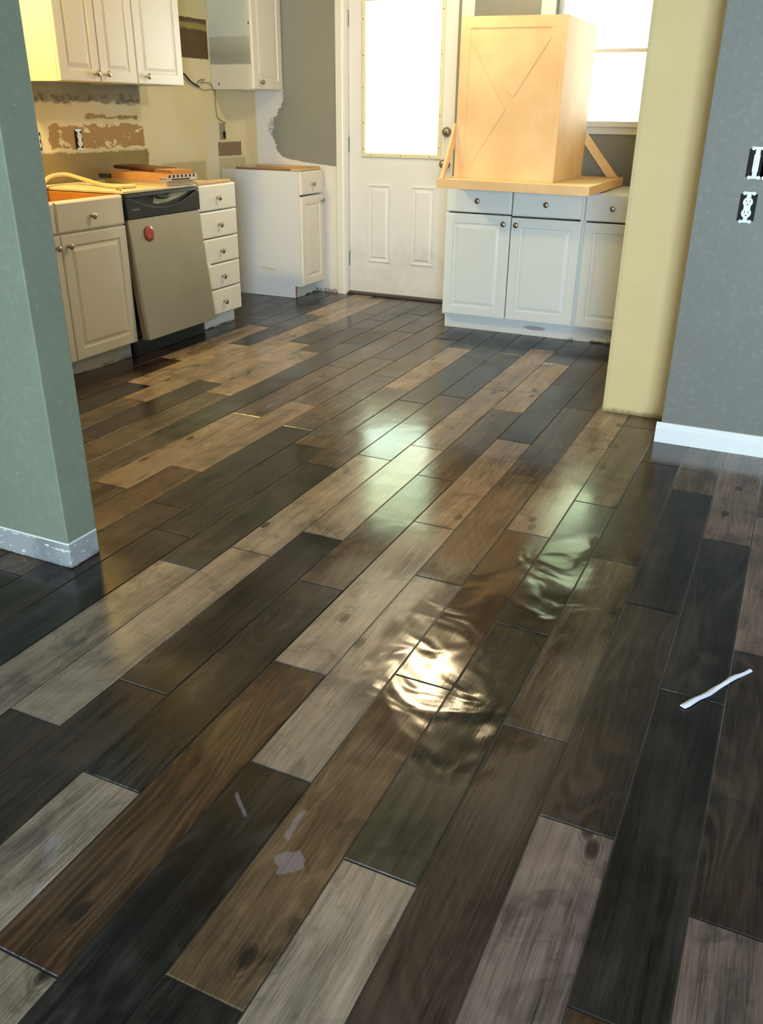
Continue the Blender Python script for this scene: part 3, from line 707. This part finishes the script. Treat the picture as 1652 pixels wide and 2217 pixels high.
def dot(cx, cz): 
    a = t.math('DIVIDE', t.sub(x, cx), .006); b_ = t.math('DIVIDE', t.sub(z, cz), .010); return t.step(t.add(t.mul(a, a), t.mul(b_, b_)), 1.2, .8)
c = t.mix(t.mx(dot(-3.592, 1.80), dot(-3.858, 1.435)), c, lin('#5a4a38')); M['band'] = t.set(color=c, rough=.4)
obj('side_panel', B(xb, xu, 5.570, 5.587, 1.402, 2.16), M['band'], c_, 'side panel with a grey horizontal band')
bm = BM(); box(bm, xb, xu, 5.935, 5.952, 1.402, 2.16); box(bm, xb, xu, 5.5875, 5.935, 1.408, 1.425); box(bm, xb, xu, 5.5875, 5.935, 2.143, 2.16); box(bm, xb, xb + .006, 5.5875, 5.935, 1.425, 2.143)
obj('carcass', bm, M['cab'], c_); cab_door(FXu, 5.572, 5.950, 1.404, 2.158, c_, M['cab'], (5.655, 1.448))

# ------------------------------------------------------------------ right run under the window
YR = 5.225; FYr = FY(YR + T); yr = YR + T + .0006; CR = .866
M['cabw'] = simple('white_cabinet_front', '#dae3e6', .36, nscale=6, namt=.015)
def basey(name, label, x0, x1, fronts, loc, kick):
    c_ = thing(name, label, 'cabinet', loc)
    bm = BM(); box(bm, x0, x0 + .018, yr, 5.83, .09, CR); box(bm, x1 - .018, x1, yr, 5.83, .09, CR); box(bm, x0 + .018, x1 - .018, yr, 5.83, .09, .108); box(bm, x0 + .018, x1 - .018, 5.822, 5.83, .108, CR); box(bm, x0 + .018, x1 - .018, yr, 5.822, CR - .018, CR)
    obj('carcass', bm, M['cabw'], c_)
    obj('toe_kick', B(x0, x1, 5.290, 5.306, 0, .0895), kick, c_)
    for kind, a, b_, z0, z1, k in fronts:
        (cab_door if kind == 'd' else cab_drawer)(FYr, a, b_, z0, z1, c_, M['cabw'], k)
basey('base_cabinet', 'two door white base cabinet under the wooden range hood', -2.003, -1.1505,
      (('w', -2.001, -1.584, .722, .864, (-1.793, .791)), ('w', -1.578, -1.163, .716, .864, (-1.370, .789)),
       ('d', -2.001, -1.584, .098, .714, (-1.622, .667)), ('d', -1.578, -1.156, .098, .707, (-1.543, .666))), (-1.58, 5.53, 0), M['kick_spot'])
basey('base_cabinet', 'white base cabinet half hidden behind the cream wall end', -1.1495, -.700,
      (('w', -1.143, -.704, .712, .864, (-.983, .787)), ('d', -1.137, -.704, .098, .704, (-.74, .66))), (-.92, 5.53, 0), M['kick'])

# ------------------------------------------------------------------ range hood resting on the right cabinets
hd = thing('range_hood', 'unpainted wooden range hood with X trim resting on the white cabinets', 'range hood', (-1.5, 5.35, .868))
hr = about((-1.95, 5.3, .8675), Matrix.Rotation(R(.55), 4, 'Y'), Matrix.Rotation(R(-.25), 4, 'X'))
hr = Matrix.Translation((0, 0, .0125)) @ hr
m = M['mdf']
sx0, sx1, sy0, sy1 = -1.935, -1.058, 4.885, 5.825
bm = BM(); box(bm, sx0, sx1, sy0, sy0 + .019, .869, .9165, rot=hr); box(bm, sx0, sx0 + .019, sy0 + .019, sy1, .869, .9165, rot=hr); box(bm, sx1 - .019, sx1, sy0 + .019, sy1, .869, .9165, rot=hr)
obj('apron', bm, m, hd, bevel=.001)
obj('shelf', B(sx0 + .0195, sx1 - .0195, sy0 + .0195, sy1, .895, .9140, rot=hr), m, hd)
bx0, bx1, by0, by1, bz0, bz1 = -1.893, -1.302, 5.052, 5.735, .9145, 1.735
bm = BM(); box(bm, bx0, bx1, by0, by0 + .018, bz0, bz1, rot=hr); box(bm, bx0, bx0 + .018, by0 + .018, by1, bz0, bz1, rot=hr); box(bm, bx1 - .018, bx1, by0 + .018, by1, bz0, bz1, rot=hr); box(bm, bx0 + .018, bx1 - .018, by0 + .018, by1, bz1 - .018, bz1, rot=hr)
obj('hood_box', bm, m, hd, bevel=.001)
# applied trim: frame and crossed boards, 5 mm proud
Yt = by0 - .0052
def tb(pts, name, d=.0022, y=by0 - .0024):
    b_ = BM(); prism(b_, pts, 'Y', y, y + d); bmesh.ops.transform(b_, matrix=hr, verts=b_.verts); return obj(name, b_, m, hd)
fw = .055
tb([(bx1 - .028, bz0), (bx1, bz0), (bx1, bz1), (bx1 - .028, bz1)], 'trim_board', .004, by0 - .0042)
tb([(bx0, bz0), (bx0 + fw, bz0), (bx0 + fw, bz1), (bx0, bz1)], 'trim_board')
tb([(bx0 + fw, bz0), (bx1 - .0285, bz0), (bx1 - .0285, bz0 + .062), (bx0 + fw, bz0 + .062)], 'trim_board')
tb([(bx0 + fw, bz1 - .055), (bx1 - .0285, bz1 - .055), (bx1 - .0285, bz1), (bx0 + fw, bz1)], 'trim_board')
tb([(bx1 - .0285 - fw, bz0 + .0625), (bx1 - .029, bz0 + .0625), (bx1 - .029, bz1 - .0555), (bx1 - .0285 - fw, bz1 - .0555)], 'trim_board')
ix0, ix1, iz0, iz1 = bx0 + fw + .0005, bx1 - .0285 - fw - .0005, bz0 + .0628, bz1 - .0558
hw = .026
def cross(x0, z0, x1, z1, frac=(0, 1)):
    d = Vector((x1 - x0, z1 - z0)); L_ = d.length; d.normalize(); n_ = Vector((-d.y, d.x)) * hw
    a = Vector((x0, z0)) + d * L_ * frac[0]; b_ = Vector((x0, z0)) + d * L_ * frac[1]
    return [tuple(a - n_), tuple(b_ - n_), tuple(b_ + n_), tuple(a + n_)]
e_ = .028
tb(cross(ix0, iz1, ix1, iz0, (e_ + .01, 1 - e_ - .01)), 'cross_board', .0017, by0 - .0019)
tb(cross(ix0, iz0, ix1, iz1, (e_ + .01, .452)), 'cross_board', .0017, by0 - .0019)
tb(cross(ix0, iz0, ix1, iz1, (.548, 1 - e_ - .01)), 'cross_board', .0017, by0 - .0019)
# side braces
bm = BM(); prism(bm, [(-1.144, .9165), (-1.075, .9165), (-1.3015, 1.168), (-1.3015, 1.098)], 'Y', 5.735, 5.753); bmesh.ops.transform(bm, matrix=hr, verts=bm.verts)
obj('brace', bm, m, hd, bevel=.001)
bm = BM(); prism(bm, [(-1.934, .917), (-1.912, .917), (-1.8935, 1.10), (-1.8935, 1.205), (-1.9015, 1.205)], 'Y', 5.035, 5.060)
bmesh.ops.transform(bm, matrix=hr, verts=bm.verts)
for v in bm.verts:
    if v.co.z < .96: v.co.y -= .115
obj('brace', bm, m, hd, bevel=.001)

# ------------------------------------------------------------------ things on the left counter
rz = lambda p, a: about(p, Matrix.Rotation(R(a), 4, 'Z'))
t = NT('brown_carton'); n = t.noise(t.objc(), 8, 4); M['carton'] = t.set(color=t.mulc(lin('#b98552'), t.add(t.mul(n, .3), .85)), rough=.7)
M['cream2'] = simple('cream_laminate_edge', '#d9c79c', .5, nscale=8)
M['darkwood'] = simple('dark_stained_board', '#5e3a26', .45, nscale=25, namt=.2)
M['print'] = simple('carton_print', '#3a3038', .6)
M['printw'] = simple('carton_label', '#d8c9b4', .6)
q = rz((-3.45, 4.25, 0), -9)
tag(obj('laminate_board', B(-3.78, -3.262, 4.185, 4.395, .8815, .9045, rot=q), M['cream2'], bevel=.002), 'cream laminate offcut under the cartons', 'board')
ct = thing('carton', 'long orange brown carton with striped printed end on the counter', 'carton', (-3.48, 4.28, .905))
obj('box_body', B(-3.72, -3.235, 4.170, 4.400, .905, .943, rot=q), M['carton'], ct, bevel=.002)
bm = BM()
box(bm, -3.2349, -3.2342, 4.172, 4.398, .910, .942, rot=q); box(bm, -3.300, -3.236, 4.1690, 4.1698, .908, .930, rot=q)
obj('end_label', bm, M['printw'], ct, 'pale printed end label')
bm = BM()
for i in range(7): box(bm, -3.2341, -3.2338, 4.180 + i * .031, 4.195 + i * .031, .926, .941, rot=q)
box(bm, -3.2341, -3.2338, 4.20, 4.34, .913, .921, rot=q)
for i in range(4): box(bm, -3.296 + i * .015, -3.288 + i * .015, 4.1680, 4.1688, .911, .927, rot=q)
obj('printed_marks', bm, M['print'], ct, 'dark printed blocks')
bm = BM(); box(bm, -3.79, -3.70, 4.150, 4.168, .906, .930, rot=q)
tag(obj('black_strip', bm, M['blackp'], bevel=.004), 'short black strip lying at the left end of the carton', 'strip')
q2 = rz((-3.55, 4.36, 0), -16)
db = thing('plank_sample', 'dark brown board on top of the orange brown carton', 'board', (-3.6, 4.36, .9445))
obj('board', B(-3.86, -3.42, 4.315, 4.46, .9445, .966, rot=q2), M['darkwood'], db, bevel=.008)
ct2 = thing('carton', 'flat carton with checkered edge under the dark brown board end', 'carton', (-3.35, 4.36, .9445))
obj('box_body', B(-3.415, -3.245, 4.30, 4.44, .9440, .962, rot=q2), M['carton'], ct2)
bm = BM()
for i in range(8): box(bm, -3.410 + i * .0205, -3.400 + i * .0205, 4.2990, 4.2998, .948, .960, rot=q2)
obj('printed_marks', bm, M['print'], ct2, 'row of dark printed squares')
# hose
bm = BM(); tube(bm, spline([(-3.50, 3.50, .70), (-3.66, 3.60, .86), (-3.80, 3.80, .925), (-3.83, 3.96, .935), (-3.74, 3.99, .915), (-3.60, 3.96, .8975), (-3.46, 3.90, .8925), (-3.38, 3.92, .8925), (-3.36, 3.99, .8925)], 8), .011, 12)
tag(obj('water_hose', bm, simple('cream_vinyl_hose', '#e0cf9a', .4), smooth=True), 'cream water hose looping out of the open sink cabinet', 'hose')
for i, (a, b_) in enumerate(((-3.30, 3.80), (-3.345, 3.83), (-3.36, 3.90))):
    b2 = BM(); lathe(b2, [(0, 0), (.006, 0), (.007, .004), (.004, .007), (0, .008)], (a, b_, .8812), (0, 0, 1), 7)
    tag(obj('debris_crumb', b2, M['particle']), 'small brown crumb on the cream board over the dishwasher', 'crumb', 'crumbs on the counter board')

# ------------------------------------------------------------------ electrical boxes
M['ivory'] = simple('white_device_plastic', '#eceee8', .35)
M['zinc'] = simple('zinc_yoke', '#b9c4c2', .35, metal=.4)
M['slot'] = simple('dark_slot', '#101010', .8)
def device(F, uc, vc, label, kind, group=None, dirty=False):
    o = thing('wall_switch' if kind == 's' else 'power_outlet', label, 'light switch' if kind == 's' else 'outlet', F(uc, vc, 0), group)
    wdt, hgt = (.030, .048)
    bm = BM(); 
    box_ = [F(uc - wdt, vc - hgt, .0003), F(uc + wdt, vc + hgt, .0016)]
    box(bm, *(min(box_[0][0], box_[1][0]), max(box_[0][0], box_[1][0])), *(min(box_[0][1], box_[1][1]), max(box_[0][1], box_[1][1])), *(vc - hgt, vc + hgt))
    obj('wall_box', bm, M['slot'], o, 'black open box')
    def slab(bm, u0, u1, v0, v1, n0, n1):
        A = F(u0, v0, n0); C = F(u1, v1, n1)
        box(bm, min(A[0], C[0]), max(A[0], C[0]), min(A[1], C[1]), max(A[1], C[1]), min(A[2], C[2]), max(A[2], C[2]))
    bm = BM(); slab(bm, uc - .006, uc + .006, vc - .05, vc + .05, .0021, .0039)
    for s_ in (-1, 1):
        slab(bm, uc - .008, uc + .008, vc + s_ * .030 - .014, vc + s_ * .030 + .014, .002, .004)
        slab(bm, uc - .017, uc + .017, vc + s_ * .050 - .004, vc + s_ * .050 + .005, .002, .004)
        for q_ in (-1, 1):
            c0 = Vector(F(uc + q_ * .0165, vc + s_ * .050, .002)); axv = Vector(F(uc + q_ * .0165, vc + s_ * .050, 1.002)) - c0
            lathe(bm, [(0, 0), (.0065, 0), (.0065, .0024), (0, .0024)], c0, axv, 14)
    obj('mounting_yoke', bm, M['zinc'], o, 'pale metal yoke')
    if kind == 's':
        bm = BM(); slab(bm, uc - .0105, uc + .0105, vc - .030, vc + .030, .0045, .012); d = obj('switch_body', bm, M['ivory'], o, bevel=.001)
        bm = BM(); slab(bm, uc - .005, uc + .005, vc - .010, vc + .010, .0121, .016); slab(bm, uc - .004, uc + .004, vc - .002, vc + .010, .016, .024); obj('toggle', bm, M['ivory'], d, bevel=.001)
    else:
        for s_ in (-1, 1):
            bm = BM(); c0 = Vector(F(uc, vc + s_ * .0195, .004)); axv = Vector(F(uc, vc + s_ * .0195, 1.004)) - c0
            lathe(bm, [(0, 0), (.0175, 0), (.0175, .007), (.0165, .008), (0, .008)], c0, axv, 28)
            if s_ == 1: slab(bm, uc - .012, uc + .012, vc - .012, vc + .012, .0045, .0105)
            r_ = obj('receptacle', bm, M['ivory'], o)
            bm = BM()
            for q_ in (-1, 1): slab(bm, uc + q_ * .0065 - .0011, uc + q_ * .0065 + .0011, vc + s_ * .0195, vc + s_ * .0195 + .008, .0121, .0126)
            c0 = Vector(F(uc, vc + s_ * .0195 - .0075, .0121)); axv = Vector(F(uc, vc + s_ * .0195 - .0075, 1.0121)) - c0
            lathe(bm, [(0, 0), (.0026, 0), (.0026, .0005), (0, .0005)], c0, axv, 10)
            obj('slots', bm, M['slot'], r_, 'dark contact slots')
    return o
Fg = FY(3.67)
device(Fg, -.192, 1.120, 'bare toggle switch without cover plate on the grey wall', 's')
device(Fg, -.142, 1.120, 'second bare switch at the right edge of the same open box', 's')
device(Fg, -.196, .965, 'white duplex outlet without cover plate below the bare switches', 'o')
Fl = FX(XL)
device(Fl, 3.880, 1.105, 'uncovered outlet on the torn left wall, nearest the grey partition', 'o')
device(Fl, 4.205, 1.108, 'uncovered outlet in the bare brown patch above the counter board', 'o')
o = thing('junction_box', 'tall grey uncovered junction box at the corner over the taupe patch', 'junction box', (XL, 5.66, 1.06))
obj('box_body', B(XL + .0003, XL + .004, 5.63, 5.70, 1.075, 1.185), simple('grey_metal_box', '#8f8c7c', .5), o)
obj('device', B(XL + .0042, XL + .012, 5.668, 5.690, 1.085, 1.13), M['slot'], o, 'dark device in the box')

# cables hanging in the gap for the range
bm = BM(); tube(bm, spline([(XL + .03, 5.12, 1.50), (XL + .02, 5.235, 1.485), (XL + .02, 5.30, 1.445), (XL + .018, 5.37, 1.420), (XL + .014, 5.40, 1.415)], 6), .0065, 8)
tag(obj('black_cable', bm, M['blackp'], smooth=True), 'thick black cable sticking out beneath the wall cabinet', 'cable')
bm = BM(); tube(bm, spline([(XL + .015, 5.37, 1.422), (XL + .02, 5.41, 1.455), (XL + .02, 5.46, 1.458), (XL + .015, 5.43, 1.44), (XL + .012, 5.53, 1.438), (XL + .010, 5.58, 1.40), (XL + .010, 5.595, 1.39), (XL + .010, 5.590, 1.32), (XL + .010, 5.60, 1.23), (XL + .010, 5.65, 1.20), (XL + .010, 5.70, 1.185)], 6), .0025, 6)
tag(obj('thin_wire', bm, simple('brown_wire', '#6b5a38', .5), smooth=True), 'thin brown wire running down the corner to the junction box', 'wire')
bm = BM(); tube(bm, spline([(XL + .012, 5.385, 1.418), (XL + .012, 5.45, 1.395), (XL + .012, 5.53, 1.40), (XL + .011, 5.58, 1.40)], 6), .0022, 6)
tag(obj('thin_wire', bm, simple('brown_wire2', '#6b5a38', .5), smooth=True), 'thin wire sagging from the black cable end to the corner', 'wire')

# ------------------------------------------------------------------ strip lying on the floor
bm = BM(); prof = [(-.006, .0012), (-.0065, .004), (0, .0075), (.0065, .004), (.006, .0012)]
a = Vector((-.040, 1.808, 0)); b_ = Vector((.096, 2.040, 0)); d = (b_ - a); L_ = d.length; d.normalize(); n_ = Vector((d.y, -d.x, 0)); rows = []
for i in range(15):
    s_ = i / 14; wv = .0015 * math.sin(s_ * 7) + .0008 * math.sin(s_ * 23); wd = 1 - .25 * s_ + .12 * math.sin(s_ * 19)
    rows.append([bm.verts.new(a + d * L_ * s_ + n_ * (u * wd * 1.15 + wv) + Vector((0, 0, max(.0012, z_ + .002 * math.sin(s_ * 11) + .001)))) for u, z_ in prof])
for A, C in zip(rows, rows[1:]):
    for k in range(5): bm.faces.new((A[k], A[(k + 1) % 5], C[(k + 1) % 5], C[k]))
bm.faces.new(rows[0]); bm.faces.new(rows[-1][::-1])
tag(obj('plastic_strip', bm, simple('white_plastic', '#dfe4f4', .4)), 'white crumpled plastic strip lying on the dark tiles', 'plastic strip')

# ------------------------------------------------------------------ ceiling lights
def ceiling_light(x, y, z, r, power, label, col=(1.0, .78, .46)):
    o = thing('ceiling_light', label, 'ceiling light', (x, y, z))
    bm = BM(); lathe(bm, [(0, 0), (r * 1.08, 0), (r * 1.08, -.018), (r * .98, -.024), (0, -.024)], (x, y, z), (0, 0, 1), 36); obj('base_plate', bm, M['nickel'], o, smooth=False)
    bm = BM(); lathe(bm, [(r, -.0245), (r * .98, -.045), (r * .86, -.070), (r * .62, -.092), (r * .3, -.104), (0, -.108)], (x, y, z), (0, 0, 1), 36)
    t = NT('glowing_glass_shade'); t.set(color=(.9, .85, .75), rough=.3, emis=col, emiss=power); obj('glass_shade', bm, t.m, o, smooth=True)
ceiling_light(-1.88, 4.85, 2.4395, .16, 88, 'round flush ceiling light in the middle of the kitchen')
ceiling_light(-3.52, 3.0, 2.4395, .11, 380, 'small round ceiling light above the sink', (1.0, .70, .24))
